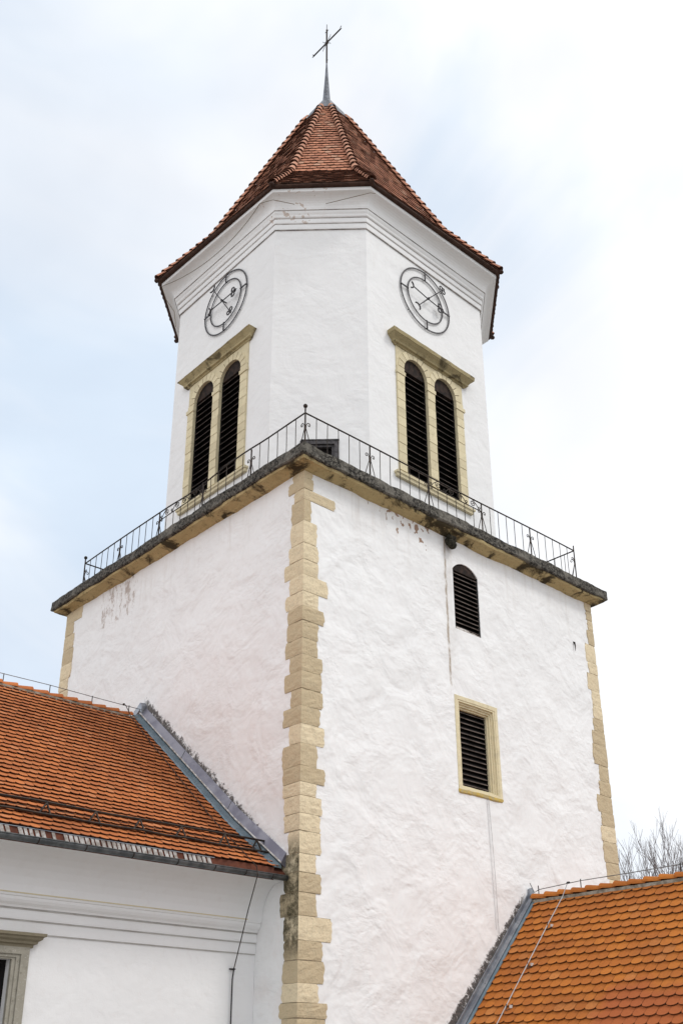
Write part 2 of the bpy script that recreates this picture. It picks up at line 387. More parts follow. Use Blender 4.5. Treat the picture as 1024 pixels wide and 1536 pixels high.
# ------------------------------------------------------------------ ground
g = MB().add([(-900, -900, GZ), (900, -900, GZ), (900, 900, GZ), (-900, 900, GZ)], [[0, 1, 2, 3]]).build('ground', 'paving')
tag(g, 'pale paved churchyard ground below the walls', None, None, 'structure')

# ------------------------------------------------------------------ tower
T = empty('church_tower', (W / 2, WY / 2, GZ), 'tall white plastered church tower with octagonal belfry, yellow corner stones and red tiled spire', 'tower')
FR = Fr((0, 0), (1, 0), (0, -1)); FL = Fr((0, 0), (0, 1), (-1, 0))
m = [(1.303, 3.022), (3.212, 1.192), (8.349, 1.277), (10.25, 3.15), (10.20, 7.95), (8.30, 9.85), (3.22, 9.80), (1.348, 7.929)]
e = [(.862, 2.672), (2.921, .634), (8.551, .51), (10.833, 2.777), (10.80, 8.30), (8.50, 10.42), (2.776, 10.35), (.605, 8.266)]
def perp(u, away):
    n = Vector((u[1], -u[0])); n.normalize()
    return n
def fr2(A, B, ctr=(5.7, 5.6)):
    u = Vector((B[0] - A[0], B[1] - A[1])); n = Vector((u.y, -u.x)); mid = Vector(((A[0] + B[0]) / 2 - ctr[0], (A[1] + B[1]) / 2 - ctr[1]))
    if n.dot(mid) < 0: n = -n
    return Fr(A, u, n)
OR = fr2(m[1], m[2]); OL = fr2(m[0], m[7]); OC = fr2(m[1], m[0])

def arch(a0, a1, z0, zs, za, k=14):
    """opening outline: jambs to the spring, then a (segmental or round) arch to za"""
    h = (a1 - a0) / 2; c = (a0 + a1) / 2; r = za - zs
    out = [(a0, z0), (a1, z0)]
    for i in range(k + 1):
        t = math.pi * i / k; out.append((c + h * math.cos(t), zs + r * math.sin(t)))
    return out
def arch_seg(a0, a1, z0, zs, za, k=12):
    h = (a1 - a0) / 2; c = (a0 + a1) / 2; s_ = za - zs; rr = (h * h + s_ * s_) / (2 * s_); cz = za - rr; t0 = math.asin(h / rr)
    return [(a0, z0), (a1, z0)] + [(c + rr * math.sin(t0 - 2 * t0 * i / k), cz + rr * math.cos(t0 - 2 * t0 * i / k)) for i in range(k + 1)]

shaft = MB().loft([[(0, 0, z), (W, 0, z), (W, WY, z), (0, WY, z)] for z in (GZ - .3, -.3)]).build('shaft', 'plaster', T)
cut(shaft, [MB().prism(FR, arch_seg(4.87, 5.82, -2.88, -1.24, -1.0), -.45, .3),
            MB().prism(FR, [(4.692, -6.908), (6.238, -6.908), (6.238, -4.622), (4.692, -4.622)], -.5, .3)])
octo = MB().loft([[(x, y, z) for x, y in m] for z in (-.06, 10.9)]).build('belfry_wall', 'octplaster', T)
cut(octo, [MB().prism(OR, [(1.10, 1.76), (3.93, 1.76), (3.93, 6.1), (1.10, 6.1)], -.55, .3),
           MB().prism(OL, [(1.04, 1.96), (3.98, 1.96), (3.98, 6.33), (1.04, 6.33)], -.55, .3),
           MB().prism(OC, [(.86, .02), (1.80, .02), (1.80, 2.38), (.86, 2.38)], -.4, .3)])

# --- corner stones
QN = [(-0.62, -0.42, 0.40, 0.22), (-0.9, -0.62, 0.53, 0.24), (-1.17, -0.9, 0.34, 0.9), (-1.71, -1.17, 0.42, 0.21), (-2.26, -1.71, 0.43, 0.37), (-2.66, -2.26, 0.47, 0.41), (-3.03, -2.66, 0.63, 0.42), (-3.42, -3.03, 0.45, 0.69), (-3.77, -3.42, 0.56, 0.44), (-4.1, -3.77, 0.47, 0.59), (-4.5, -4.1, 0.49, 0.42), (-4.87, -4.5, 0.54, 0.42), (-5.23, -4.87, 0.39, 0.53), (-5.62, -5.23, 0.54, 0.53), (-5.99, -5.62, 0.33, 0.56), (-6.37, -5.99, 0.56, 0.48), (-6.78, -6.37, 0.37, 0.6), (-7.24, -6.78, 0.56, 0.42), (-7.57, -7.24, 0.53, 0.61), (-7.84, -7.57, 0.52, 0.41), (-8.19, -7.84, 0.46, 0.55), (-8.53, -8.19, 0.47, 0.52), (-8.96, -8.53, 0.32, 0.55), (-9.32, -8.96, 0.53, 0.43), (-9.69, -9.32, 0.41, 0.55), (-10.12, -9.69, 0.53, 0.44), (-10.56, -10.12, 0.42, 0.82), (-10.91, -10.56, 0.4, 0.59), (-11.31, -10.91, 0.42, 0.63), (-11.64, -11.31, 0.44, 0.49), (-11.91, -11.64, 0.49, 0.69), (-12.3, -11.91, 0.44, 0.69)]
QR = [(-0.68, -0.40, 0.26), (-0.96, -0.68, 0.25), (-1.28, -0.96, 0.21), (-1.73, -1.28, 0.28), (-2.28, -1.73, 0.46), (-2.62, -2.28, 0.39), (-3.12, -2.62, 0.52), (-3.55, -3.12, 0.39), (-3.94, -3.55, 0.4), (-4.3, -3.94, 0.45), (-4.68, -4.3, 0.57), (-5.25, -4.68, 0.6), (-5.69, -5.25, 0.42), (-6.08, -5.69, 0.5), (-6.54, -6.08, 0.66), (-6.9, -6.54, 0.55), (-7.31, -6.9, 0.62), (-7.84, -7.31, 0.6), (-8.27, -7.84, 0.57)]
def extend(q, n):
    q = list(q); z = q[-1][0]
    while z > GZ:
        h = random.uniform(.33, .48); q.append((z - h, z) + tuple(random.uniform(.4, .65) for _ in range(n))); z -= h
    return q
def quoins(corner, d1, d2, rows, seed):
    """rows: z0, z1, reach along d1, reach along d2"""
    random.seed(seed)
    c = Vector((*corner, 0)); d1 = Vector((*d1, 0)); d2 = Vector((*d2, 0)); M = MB()
    P = lambda a, b, z: c + d1 * a + d2 * b + Vector((0, 0, z))
    for z0, z1, r, l in rows:
        base = .015 + random.uniform(-.003, .008); k = 6; rings = []
        tilt = random.uniform(-.012, .012)
        for i in range(k + 1):
            t = i / k; z = z0 + .005 + (z1 - z0 - .010) * t
            p = base - (.006 if i in (0, k) else 0)
            er = .035 * (abs(2 * t - 1) ** 4); rr = r - er * random.random() + random.uniform(-.026, .020) + tilt * t * 2; ll = l - er * random.random() + random.uniform(-.026, .020)
            ea = random.uniform(0, .004); q = [(-p + ea, -p + ea)]
            for s_ in (.25, .5, .75): q.append((rr * s_, -p + random.uniform(-.005, .005)))
            q += [(rr, -p), (rr + .004, .05), (.05, .05), (.05, ll + .004), (-p, ll)]
            for s_ in (.75, .5, .25): q.append((-p + random.uniform(-.005, .005), ll * s_))
            zz = lambda a, b: z + noise.noise(Vector((a * 3, b * 3, z0 * 5 + (1 if i == k else 0)))) * .012 * (1 if i in (0, k) else .3)
            rings.append([P(a, b, zz(a, b)) for a, b in q])
        M.loft(rings)
    M.c = 1
    zt, zb = rows[0][1], rows[-1][0]; rm = min(q[2] for q in rows) - .01; lm = min(q[3] for q in rows) - .01
    for z0, z1, r, l in rows:
        r2, l2 = r - .02, l - .02
        M.loft([[P(a, b, z) for a, b in [(-.003, -.003), (r2, -.003), (r2, .04), (.04, .04), (.04, l2), (-.003, l2)]] for z in (z0, z1 - .0005)])
    return M.build('corner_stones', ['quoin', 'joint'], T)
rn = extend([(a, b, r, l) for a, b, l, r in QN], 2)
qn = quoins((0, 0), (1, 0), (0, 1), rn, 1); qn['label'] = 'yellow corner stones with black lichen low down'
quoins((W, 0), (-1, 0), (0, 1), extend([(a, b, r, random.uniform(.4, .7)) for a, b, r in QR], 2), 2)
ql = [(-.80, -.42, .88), (-1.17, -.80, .45)]; z = -1.17; random.seed(5)
while z > GZ: h = random.uniform(.34, .5); ql.append((z - h, z, random.uniform(.38, .6))); z -= h
quoins((0, WY), (0, -1), (1, 0), [(a, b, r, random.uniform(.4, .7)) for a, b, r in ql], 3)

# --- ledge: dark slab over a yellow moulding
random.seed(11)
def ring(off, z): return [(-off, -off, z), (W + off, -off, z), (W + off, WY + off, z), (-off, WY + off, z)]
mo = MB().loft([ring(o, z) for o, z in ((-.05, -.47), (.004, -.44), (.05, -.43), (.09, -.40), (.22, -.355), (.30, -.35), (.315, -.31), (.315, -.26))]).build('ledge_moulding', 'moulding', T)
rough_up(mo, .040, 1.1, .14)
sl_ = MB().loft([ring(o, z) for o, z in ((.10, -.30), (.36, -.295), (.385, -.27), (.375, -.02), (.35, 0.0), (-.1, 0.0))]).build('ledge_slab', 'ledge', T)
rough_up(sl_, .032, 1.7, .11)
# --- belfry cornice: stepped fasciae, then a wide cove out to the eaves
def oring(t, z): return [(m[i][0] + (e[i][0] - m[i][0]) * t, m[i][1] + (e[i][1] - m[i][1]) * t, z) for i in range(8)]
prof = [(-.05, 9.70), (.045, 9.705), (.06, 9.745), (.065, 9.90), (.10, 9.912), (.115, 9.94), (.12, 10.08), (.165, 10.095), (.19, 10.12), (.20, 10.18), (.25, 10.24), (.27, 10.31), (.30, 10.33), (.305, 10.37)]
for i in range(8):
    a = math.pi / 2 * i / 7; prof.append((.31 + .47 * (1 - math.cos(a)), 10.375 + .345 * math.sin(a)))
prof += [(.82, 10.73), (.825, 10.84), (.80, 10.86)]
MB().loft([oring(t, z) for t, z in prof]).build('eaves_cornice', 'octplaster', T)
gl = MB()
for t, z in ((.047, 9.700), (.067, 9.905), (.122, 10.088), (.285, 10.322)):
    gl.loft([oring(t, z), oring(t + .012, z), oring(t + .012, z - .017), oring(t, z - .017)])
gl.build('cornice_grooves', 'grime', T)
fc = MB().loft([oring(t, z) for t, z in ((.80, 10.835), (.97, 10.845), (1.01, 10.88), (1.01, 10.925), (.96, 10.94))]).build('eaves_board', 'eave', T)

# --- roof: kicked octagonal spire
C = Vector((5.62, 5.68))
def rp(i, s, dz=0):   # hip i at fraction s of the way in from the eaves
    i %= 8
    z = 10.92 + 2.24 * s / .30 if s < .30 else 13.16 + (s - .30) * 11.62
    q = Vector(e[i]) + (C - Vector(e[i])) * s
    return Vector((q.x, q.y, z + dz))
roof = MB().loft([[rp(i, s, -.05) for i in range(8)] for s in (0.01, .30, .90)]).build('spire_roof', 'eave', T)
def tiles(M, P, length, spans, wid, expo, th=.016, jit=1.0, arcd=.28, lift=.03):
    """P(t, a) -> point, up-slope t from the eave, a along; spans(t) -> (a0, a1). Round-ended tiles, one island each."""
    n = max(1, round(length / expo)); expo = length / n
    for r in range(n):
        t0 = r * expo
        lo0, hi0 = spans(t0)
        k0 = math.floor(lo0 / wid) - 1; k1 = math.ceil(hi0 / wid) + 1
        for k in range(k0, k1 + 1):
            ac = (k + (.5 if r % 2 else 0)) * wid
            if ac + wid * .5 < lo0 or ac - wid * .5 > hi0: continue
            hw = wid * .488; dt = random.uniform(-.06, .06) * expo * jit; dl = random.uniform(-.004, .008) * jit; sk = random.uniform(-.02, .02) * jit
            out = []
            tl = expo * 1.25
            pts = [(-hw, tl), (-hw, expo * arcd)]
            for i in range(1, 6):
                b = math.pi * i / 6; pts.append((-hw * math.cos(b), expo * arcd * (1 - math.sin(b))))
            pts += [(hw, expo * arcd), (hw, tl)]
            top = []; bot = []
            for da, du in pts:
                t = t0 + du + dt + sk * da; a = ac + da
                l2, h2 = spans(max(0, min(t, length)))
                a = min(max(a, l2), h2)
                frac = 1 - du / tl
                p, nrm = P(min(t, length + .1), a)
                top.append(p + nrm * (.006 + (lift + dl) * frac)); bot.append(p + nrm * (.006 + (lift + dl) * frac - th))
            nn = len(pts); fs = [list(range(nn))] + [[i, i + 1, nn + i + 1, nn + i] for i in range(1, nn - 2)]
            M.add(top + bot, fs); M.mi[-(len(fs) - 1):] = [1] * (len(fs) - 1)  # edge faces take the painted shadow colour
random.seed(31)
TM = MB()
for i in range(8):
    j = (i + 1) % 8
    for s0, s1 in ((0.0, .30), (.30, .885)):
        A0, B0, A1, B1 = rp(i, s0), rp(j, s0), rp(i, s1), rp(j, s1)
        u = (B0 - A0).normalized(); md0 = (A0 + B0) / 2
        # perpendicular up-slope direction
        mt = (A1 + B1) / 2 - md0; v = (mt - u * mt.dot(u)); Ls = v.length; v.normalize()
        nn = u.cross(v); nn = nn if nn.z > 0 else -nn
        a0s, a0e = (A0 - md0).dot(u), (A1 - md0).dot(u); b0s, b0e = (B0 - md0).dot(u), (B1 - md0).dot(u)
        P = lambda t, a, md0=md0, u=u, v=v, nn=nn: (md0 + u * a + v * t, nn)
        sp = lambda t, a0s=a0s, a0e=a0e, b0s=b0s, b0e=b0e, Ls=Ls: (a0s + (a0e - a0s) * t / Ls, b0s + (b0e - b0s) * t / Ls)
        tiles(TM, P, Ls, sp, .215, .262, .016, 1.6, .28, .036)
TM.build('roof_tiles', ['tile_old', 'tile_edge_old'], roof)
for i in range(8):
    H = MB(); out = Vector((*(Vector(e[i]) - C), 0)).normalized(); side = out.cross(Vector((0, 0, 1)))
    H.caps(rp(i, .004, .03), rp(i, .30, .03), .13, .36, side, out)
    H.caps(rp(i, .30, .03), rp(i, .875, .03), .13, .37, side, out)
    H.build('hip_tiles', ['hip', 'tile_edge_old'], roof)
    MB().ball(rp(i, -.006, .03), .085, 8, (1, 1, .8), .1).build('hip_end', 'eave', roof)

# --- lead collar, spike and cross
K = MB()
K.loft([[rp(i, .865, .10) for i in range(8)], [rp(i, .885, .16) for i in range(8)], [Vector((C.x, C.y, 20.95)) + (rp(i, .97) - Vector((C.x, C.y, rp(i, .97).z))) for i in range(8)]])
def reg(c, r, z, n=8, ph=0): return [(c[0] + r * math.cos(ph + k * 2 * math.pi / n), c[1] + r * math.sin(ph + k * 2 * math.pi / n), z) for k in range(n)]
K.loft([reg(C, .165, 20.3), reg(C, .15, 20.95), reg(C, .07, 22.2), reg(C, .022, 23.15), reg(C, .02, 23.2)])
spk = K.build('spire_finial', 'lead', T)
X = MB(); cz = 24.2
X.tube([(C.x, C.y, 23.05), (C.x, C.y, 24.95)], .034, 6)
X.tube([(C.x, C.y, 24.9), (C.x, C.y, 25.25)], .014, 5)
X.tube([(C.x, C.y - .80, cz), (C.x, C.y + .80, cz)], .030, 6)
Fx = Fr((C.x, C.y), (0, 1), (-1, 0))
X.ball((C.x, C.y, cz), .105, 10, (.45, 1, 1.15))
for sg in (-1, 1):
    X.tube([(C.x, C.y + sg * .78, cz - .02), (C.x, C.y + sg * .80, cz + .09), (C.x, C.y + sg * .85, cz + .13)], .014, 5)
    X.tube([(C.x, C.y + sg * .78, cz), (C.x, C.y + sg * .86, cz - .02)], .014, 5)
    X.tube([(C.x, C.y, 24.78), (C.x, C.y + sg * .05, 24.86), (C.x, C.y + sg * .10, 24.86)], .012, 5)
    for s2 in (-1, 1): X.tube([(C.x, C.y, cz), (C.x, C.y + sg * .20, cz + s2 * .20), (C.x, C.y + sg * .22, cz + s2 * .27)], .011, 5)
X.tube([(C.x, C.y, 23.2), (C.x, C.y - .07, 23.18)], .012, 5)
X.build('cross', 'iron', spk)

# --- belfry windows
def slats(M, F, a0, a1, z0, z1, pitch, dfront, clip=None):
    z = z0 + pitch * .4
    while z < z1:
        w_ = 0
        j = random.uniform(-.008, .008); j2 = random.uniform(-.008, .008); y0 = dfront; y1 = dfront - .13
        M.c = 0
        M.loft([[F.p(a, y0, z + jj), F.p(a, y1, z + .13 + jj), F.p(a, y1, z + .15 + jj), F.p(a, y0, z + .016 + jj)] for a, jj in ((a0, j), (a1, j2))])
        M.c = 1
        M.loft([[F.p(a, y0 + .002, z - .002 + jj), F.p(a, y0 + .008, z - .002 + jj), F.p(a, y0 + .008, z + .020 + jj), F.p(a, y0 + .002, z + .013 + jj)] for a, jj in ((a0, j), (a1, j2))])
        z += pitch
def belfry(F, A0, A1, Z0, Z1, ops, zs, za, hood, sill_out, seed):
    random.seed(seed)
    B = MB().box(F, A0 + .002, A1 - .002, -.40, .030, Z0, Z1).build('belfry_window', 'frame', T)
    cut(B, [MB().prism(F, arch(a0, a1, Z0 + .21, zs, za), -.6, .2) for a0, a1 in ops])
    S = MB(); bd = .052; S.c = 1
    jj = [A0 + .004] + [x for o in ops for x in o] + [A1 - .004]
    for q0, q1 in ((0, 1), (2, 3), (4, 5)): S.box(F, jj[q0] + .006, jj[q1] - .006, .0, .036, Z0 + .212, zs - .02)
    for q0, q1 in ops:
        c_ = (q0 + q1) / 2; r0 = (q1 - q0) / 2; sc = (za - zs) / r0; ao = []
        for k in range(13): ao.append((c_ + (r0 + .006) * math.cos(math.pi * k / 12), zs + (r0 + .006) * sc * math.sin(math.pi * k / 12)))
        for k in range(12, -1, -1): ao.append((min(max(c_ + (r0 + .22) * math.cos(math.pi * k / 12), q0 - .15), q1 + .15), zs + (r0 + .22) * sc * math.sin(math.pi * k / 12)))
        for k in range(12): S.prism(F, [ao[k], ao[k + 1], ao[24 - k], ao[25 - k]], .0, .036)
    S.c = 0
    def blocks(a0, a1, z0, z1, n):
        for k in range(n):
            b0 = z0 + (z1 - z0) * k / n + .007; b1 = z0 + (z1 - z0) * (k + 1) / n - .007
            S.box(F, a0 + .004, a1 - .004, .0, bd + random.uniform(-.006, .006), b0, b1)
    js = [A0 + .004] + [x for o in ops for x in o] + [A1 - .004]
    cols = [(js[0], js[1]), (js[2], js[3]), (js[4], js[5])]
    for a0, a1 in cols: blocks(a0, a1, Z0 + .21, zs - .28, 11)
    for a0, a1 in cols:   # imposts
        S.box(F, a0 - .02, a1 + (.02 if a1 < A1 - .1 else .055), .0, .075, zs - .28, zs - .16)
        S.box(F, a0 + .004, a1 - .004, .0, bd, zs - .156, zs - .02)
    for a0, a1 in ops:    # voussoirs
        c_ = (a0 + a1) / 2; r0 = (a1 - a0) / 2; sc = (za - zs) / r0; r1 = r0 + .235
        for k in range(9):
            t0 = math.pi * k / 9 + .02; t1 = math.pi * (k + 1) / 9 - .02; ring_ = []
            for t in (t0, (t0 + t1) / 2, t1): ring_.append((c_ + r0 * math.cos(t), zs + r0 * sc * math.sin(t)))
            for t in (t1, (t0 + t1) / 2, t0): ring_.append((min(max(c_ + r1 * math.cos(t), js[0] + .003), js[5] - .003), zs + r1 * sc * math.sin(t)))
            if ops[0][1] < c_ + r1 and c_ < ops[1][0]: ring_ = [(min(a, (ops[0][1] + ops[1][0]) / 2 - .003), z) for a, z in ring_]
            if ops[1][0] > c_ - r1 and c_ > ops[0][1]: ring_ = [(max(a, (ops[0][1] + ops[1][0]) / 2 + .003), z) for a, z in ring_]
            S.prism(F, ring_, .0, bd - .006 + random.uniform(-.003, .003))
    S.build('surround', ['frame', 'joint'], B)
    SL = MB().mould(F, A0 - sill_out + .08, A1 + sill_out - .08, [(.05, Z0 - .06), (.09, Z0 - .055), (.10, Z0 + .02), (.13, Z0 + .04), (.135, Z0 + .10), (.06, Z0 + .125)]).build('sill', 'frame', B)
    a0, a1, z0, z1 = hood
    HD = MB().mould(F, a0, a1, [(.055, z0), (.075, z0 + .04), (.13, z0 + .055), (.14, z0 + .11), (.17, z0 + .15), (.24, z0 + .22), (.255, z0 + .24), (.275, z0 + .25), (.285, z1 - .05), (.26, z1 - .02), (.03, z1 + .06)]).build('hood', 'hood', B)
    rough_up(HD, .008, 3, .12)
    for a0, a1 in ops:
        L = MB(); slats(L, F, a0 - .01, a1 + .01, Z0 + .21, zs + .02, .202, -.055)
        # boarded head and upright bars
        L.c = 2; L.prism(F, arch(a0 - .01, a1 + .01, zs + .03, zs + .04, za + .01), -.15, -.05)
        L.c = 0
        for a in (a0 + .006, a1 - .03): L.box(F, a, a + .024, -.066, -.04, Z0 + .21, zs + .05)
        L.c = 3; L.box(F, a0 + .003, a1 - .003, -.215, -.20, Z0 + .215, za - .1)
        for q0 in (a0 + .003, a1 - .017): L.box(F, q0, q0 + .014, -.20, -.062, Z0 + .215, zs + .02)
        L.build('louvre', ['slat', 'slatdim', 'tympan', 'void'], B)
    return B
x0 = m[1][0]; y0 = m[0][1]
belfry(OR, 4.30 - x0, 7.14 - x0, 1.76, 6.10, ((4.61 - x0, 5.56 - x0), (5.88 - x0, 6.82 - x0)), 5.42, 5.93, (4.28 - x0, 7.20 - x0, 6.08, 6.50), .12, 41)
belfry(OL, 4.06 - y0, 7.00 - y0, 1.96, 6.33, ((4.39 - y0, 5.38 - y0), (5.71 - y0, 6.69 - y0)), 5.58, 6.06, (4.02 - y0, 7.08 - y0, 6.31, 6.62), .12, 42)

# --- arched louvre in the shaft
random.seed(51)
AB = MB().box(FR, 4.75, 5.95, -.47, -.44, -3.0, -.9)
AB.c = 0
aw = AB.build('arched_window', 'void', T)
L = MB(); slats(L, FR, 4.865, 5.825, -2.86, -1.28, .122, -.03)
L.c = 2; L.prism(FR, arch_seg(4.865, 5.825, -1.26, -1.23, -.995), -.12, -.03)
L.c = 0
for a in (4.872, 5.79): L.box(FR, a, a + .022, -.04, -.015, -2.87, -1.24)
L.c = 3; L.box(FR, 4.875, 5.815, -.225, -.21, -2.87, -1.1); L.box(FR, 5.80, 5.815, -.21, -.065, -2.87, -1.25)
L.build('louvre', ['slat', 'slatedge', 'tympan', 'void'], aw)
Lb = MB(); rag = [(4.90 + .085 * i + random.uniform(-.02, .02), -2.86 + random.uniform(-.0, .05)) for i in range(11)]
Lb.prism(FR, [(4.88, -2.90)] + rag + [(5.81, -2.90)], -.05, -.005)
Lb.build('mortar_bed', 'white', aw)

# --- stone framed louvre lower down
fw = MB().box(FR, 4.694, 6.236, -.45, .012, -6.906, -4.624).build('framed_window', 'frame', T)
ST = [(.10, .0), (.145, -.045), (.19, -.075), (.235, -.12), (.275, -.17)]
cs = [MB().box(FR, 4.694 + w_, 6.236 - w_, d, .3, -6.906 + w_ * .55, -4.624 - w_) for w_, d in ST]
cs[-1] = MB().box(FR, 4.694 + .275, 6.236 - .275, -.6, .3, -6.906 + .15, -4.624 - .275)
cut(fw, cs)
rough_up(fw, .006, 3, .12)
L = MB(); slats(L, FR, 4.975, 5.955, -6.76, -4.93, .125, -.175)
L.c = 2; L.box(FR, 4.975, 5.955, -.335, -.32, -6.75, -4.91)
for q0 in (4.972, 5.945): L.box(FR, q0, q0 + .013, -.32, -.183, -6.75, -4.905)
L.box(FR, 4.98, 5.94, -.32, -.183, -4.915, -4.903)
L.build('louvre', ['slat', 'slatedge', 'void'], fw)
lip = MB().mould(FR, 4.72, 6.20, [(.005, -6.99), (.03, -6.965), (.035, -6.90), (.01, -6.89)]).build('sill', 'lichen', fw); rough_up(lip, .012, 5, .06)

# --- balcony door on the narrow front face of the belfry
D = MB()
D.box(OC, .80, .92, -.05, .03, .02, 2.40); D.box(OC, 1.70, 1.82, -.05, .03, .02, 2.40); D.box(OC, .92, 1.70, -.05, .03, 2.29, 2.40)
D.box(OC, .79, 1.80, .0, .05, 2.40, 2.425)
D.box(OC, .92, .99, -.12, -.02, .02, 2.29); D.box(OC, 1.63, 1.70, -.12, -.02, .02, 2.29); D.box(OC, .99, 1.63, -.12, -.02, 2.22, 2.29)
dr = D.build('balcony_door', 'doorwood', T)
MB().box(OC, .99, 1.67, -.22, -.14, .02, 2.25).build('door_leaf', 'slat', dr)

# --- clocks: two rings, four bars, two scrolled hands
def annulus(M, F, c, z, r, bw, d0, d1, n=64):
    rings = []
    for k in range(n + 1):
        t = 2 * math.pi * k / n; q = []
        for rr, d in ((r - bw / 2, d0), (r + bw / 2, d0), (r + bw / 2, d1), (r - bw / 2, d1)): q.append(F.p(c + rr * math.cos(t), d, z + rr * math.sin(t)))
        rings.append(q)
    M.loft(rings, True, False)
def curl(M, F, c, z, r, a0, a1, d, rad, n=14, r2=None):
    r2 = r if r2 is None else r2
    M.tube([F.p(c + (r + (r2 - r) * k / n) * math.cos(a0 + (a1 - a0) * k / n), d, z + (r + (r2 - r) * k / n) * math.sin(a0 + (a1 - a0) * k / n)) for k in range(n + 1)], rad, 5)
def hand(F, hub, tip, tail, dist, fancy, parent):
    M = MB(); h = Vector(hub); tp = Vector(tip); tl = Vector(tail); u = (tp - h).normalized(); v = Vector((-u.y, u.x))
    Q = lambda p: F.p(p.x, dist, p.y)
    M.tube([Q(tl), Q(h), Q(tp - u * (.30 if fancy else .12))], .017, 5)
    ang = math.atan2(u.y, u.x)
    uta = math.atan2((tl - h).y, (tl - h).x)
    # crescent counterweight
    ut = (tl - h).normalized(); cc = tl + ut * .02
    curl(M, F, (tl - ut * .12).x if 0 else cc.x - ut.x * -.10, cc.y - ut.y * -.10, .125, uta + R_(105), uta + R_(255), dist, .024)
    M.ball(Q(h), .04, 8)
    if fancy:
        b = tp - u * .26
        for sg in (-1, 1):
            c_ = b + v * sg * .085
            curl(M, F, c_.x, c_.y, .075, 0, 2 * math.pi, dist, .021)
        c_ = b + u * .09; curl(M, F, c_.x, c_.y, .05, 0, 2 * math.pi, dist, .02)
        M.tube([Q(b - u * .05), Q(tp - u * .06)], .026, 5, .008)
        M.tube([Q(b + v * .16 - u * .07), Q(b - u * .02), Q(b - v * .16 - u * .07)], .016, 5)
    else:
        for sg in (-1, 1):
            c_ = tp - u * .05 + v * sg * .075
            curl(M, F, c_.x, c_.y, .066, 0, 2 * math.pi, dist, .019)
        c_ = tp + u * .02; curl(M, F, c_.x, c_.y, .045, 0, 2 * math.pi, dist, .018)
    M.build('clock_hand', 'iron_grey', parent)
def clock(F, c, z, R1, R2, h1, t1, h2, t2, mat):
    M = MB(); annulus(M, F, c, z, R1, .044, .035, .050); annulus(M, F, c, z, R2, .040, .035, .050)
    for dx, dz in ((1, 0), (-1, 0), (0, 1), (0, -1)):
        if dx: M.box(F, *sorted((c + dx * R2, c + dx * R1)), .055, .08, z - .022, z + .022)
        else: M.box(F, c - .022, c + .022, .055, .08, *sorted((z + dz * R2, z + dz * R1)))
    for k in range(4):
        t = math.pi / 4 + k * math.pi / 2; M.tube([F.p(c + R1 * math.cos(t), -.01, z + R1 * math.sin(t)), F.p(c + R1 * math.cos(t), .06, z + R1 * math.sin(t))], .012, 5)
    M.tube([F.p(c, -.02, z), F.p(c, .19, z)], .022, 6)
    o = M.build('clock', mat, T)
    hand(F, (c, z), h1, t1, .15, True, o); hand(F, (c, z), h2, t2, .18, False, o)
clock(OR, 5.655 - x0, 8.48, 1.07, .765, (6.44 - x0, 8.41), (5.02 - x0, 8.58), (6.34 - x0, 9.22), (5.20 - x0, 7.96), 'iron_grey')
clock(OL, 5.33 - y0, 8.52, 1.06, .77, (4.55 - y0, 8.52), (5.97 - y0, 8.55), (4.86 - y0, 7.80), (5.82 - y0, 9.24), 'iron_grey')

# --- blackened spout below the ledge, small hook in the wall
sp = MB(); random.seed(61)
for k in range(26): sp.ball((4.72 + random.uniform(-.07, .07), -.14 + random.uniform(-.06, .06), -.60 + random.uniform(-.13, .10)), random.uniform(.06, .085), 12, (1, 1, 1.2), .06)
sp.tube([(4.72, .02, -.55), (4.72, -.22, -.58)], .09, 10)
o = sp.build('drain_spout', 'nest', T)
hk = MB().tube([FR.p(9.81, -.03, -1.86), FR.p(9.815, .03, -1.89), FR.p(9.80, .05, -1.98), FR.p(9.80, .045, -2.14)], .034, 6, .006).build('wall_hook', 'iron', T)

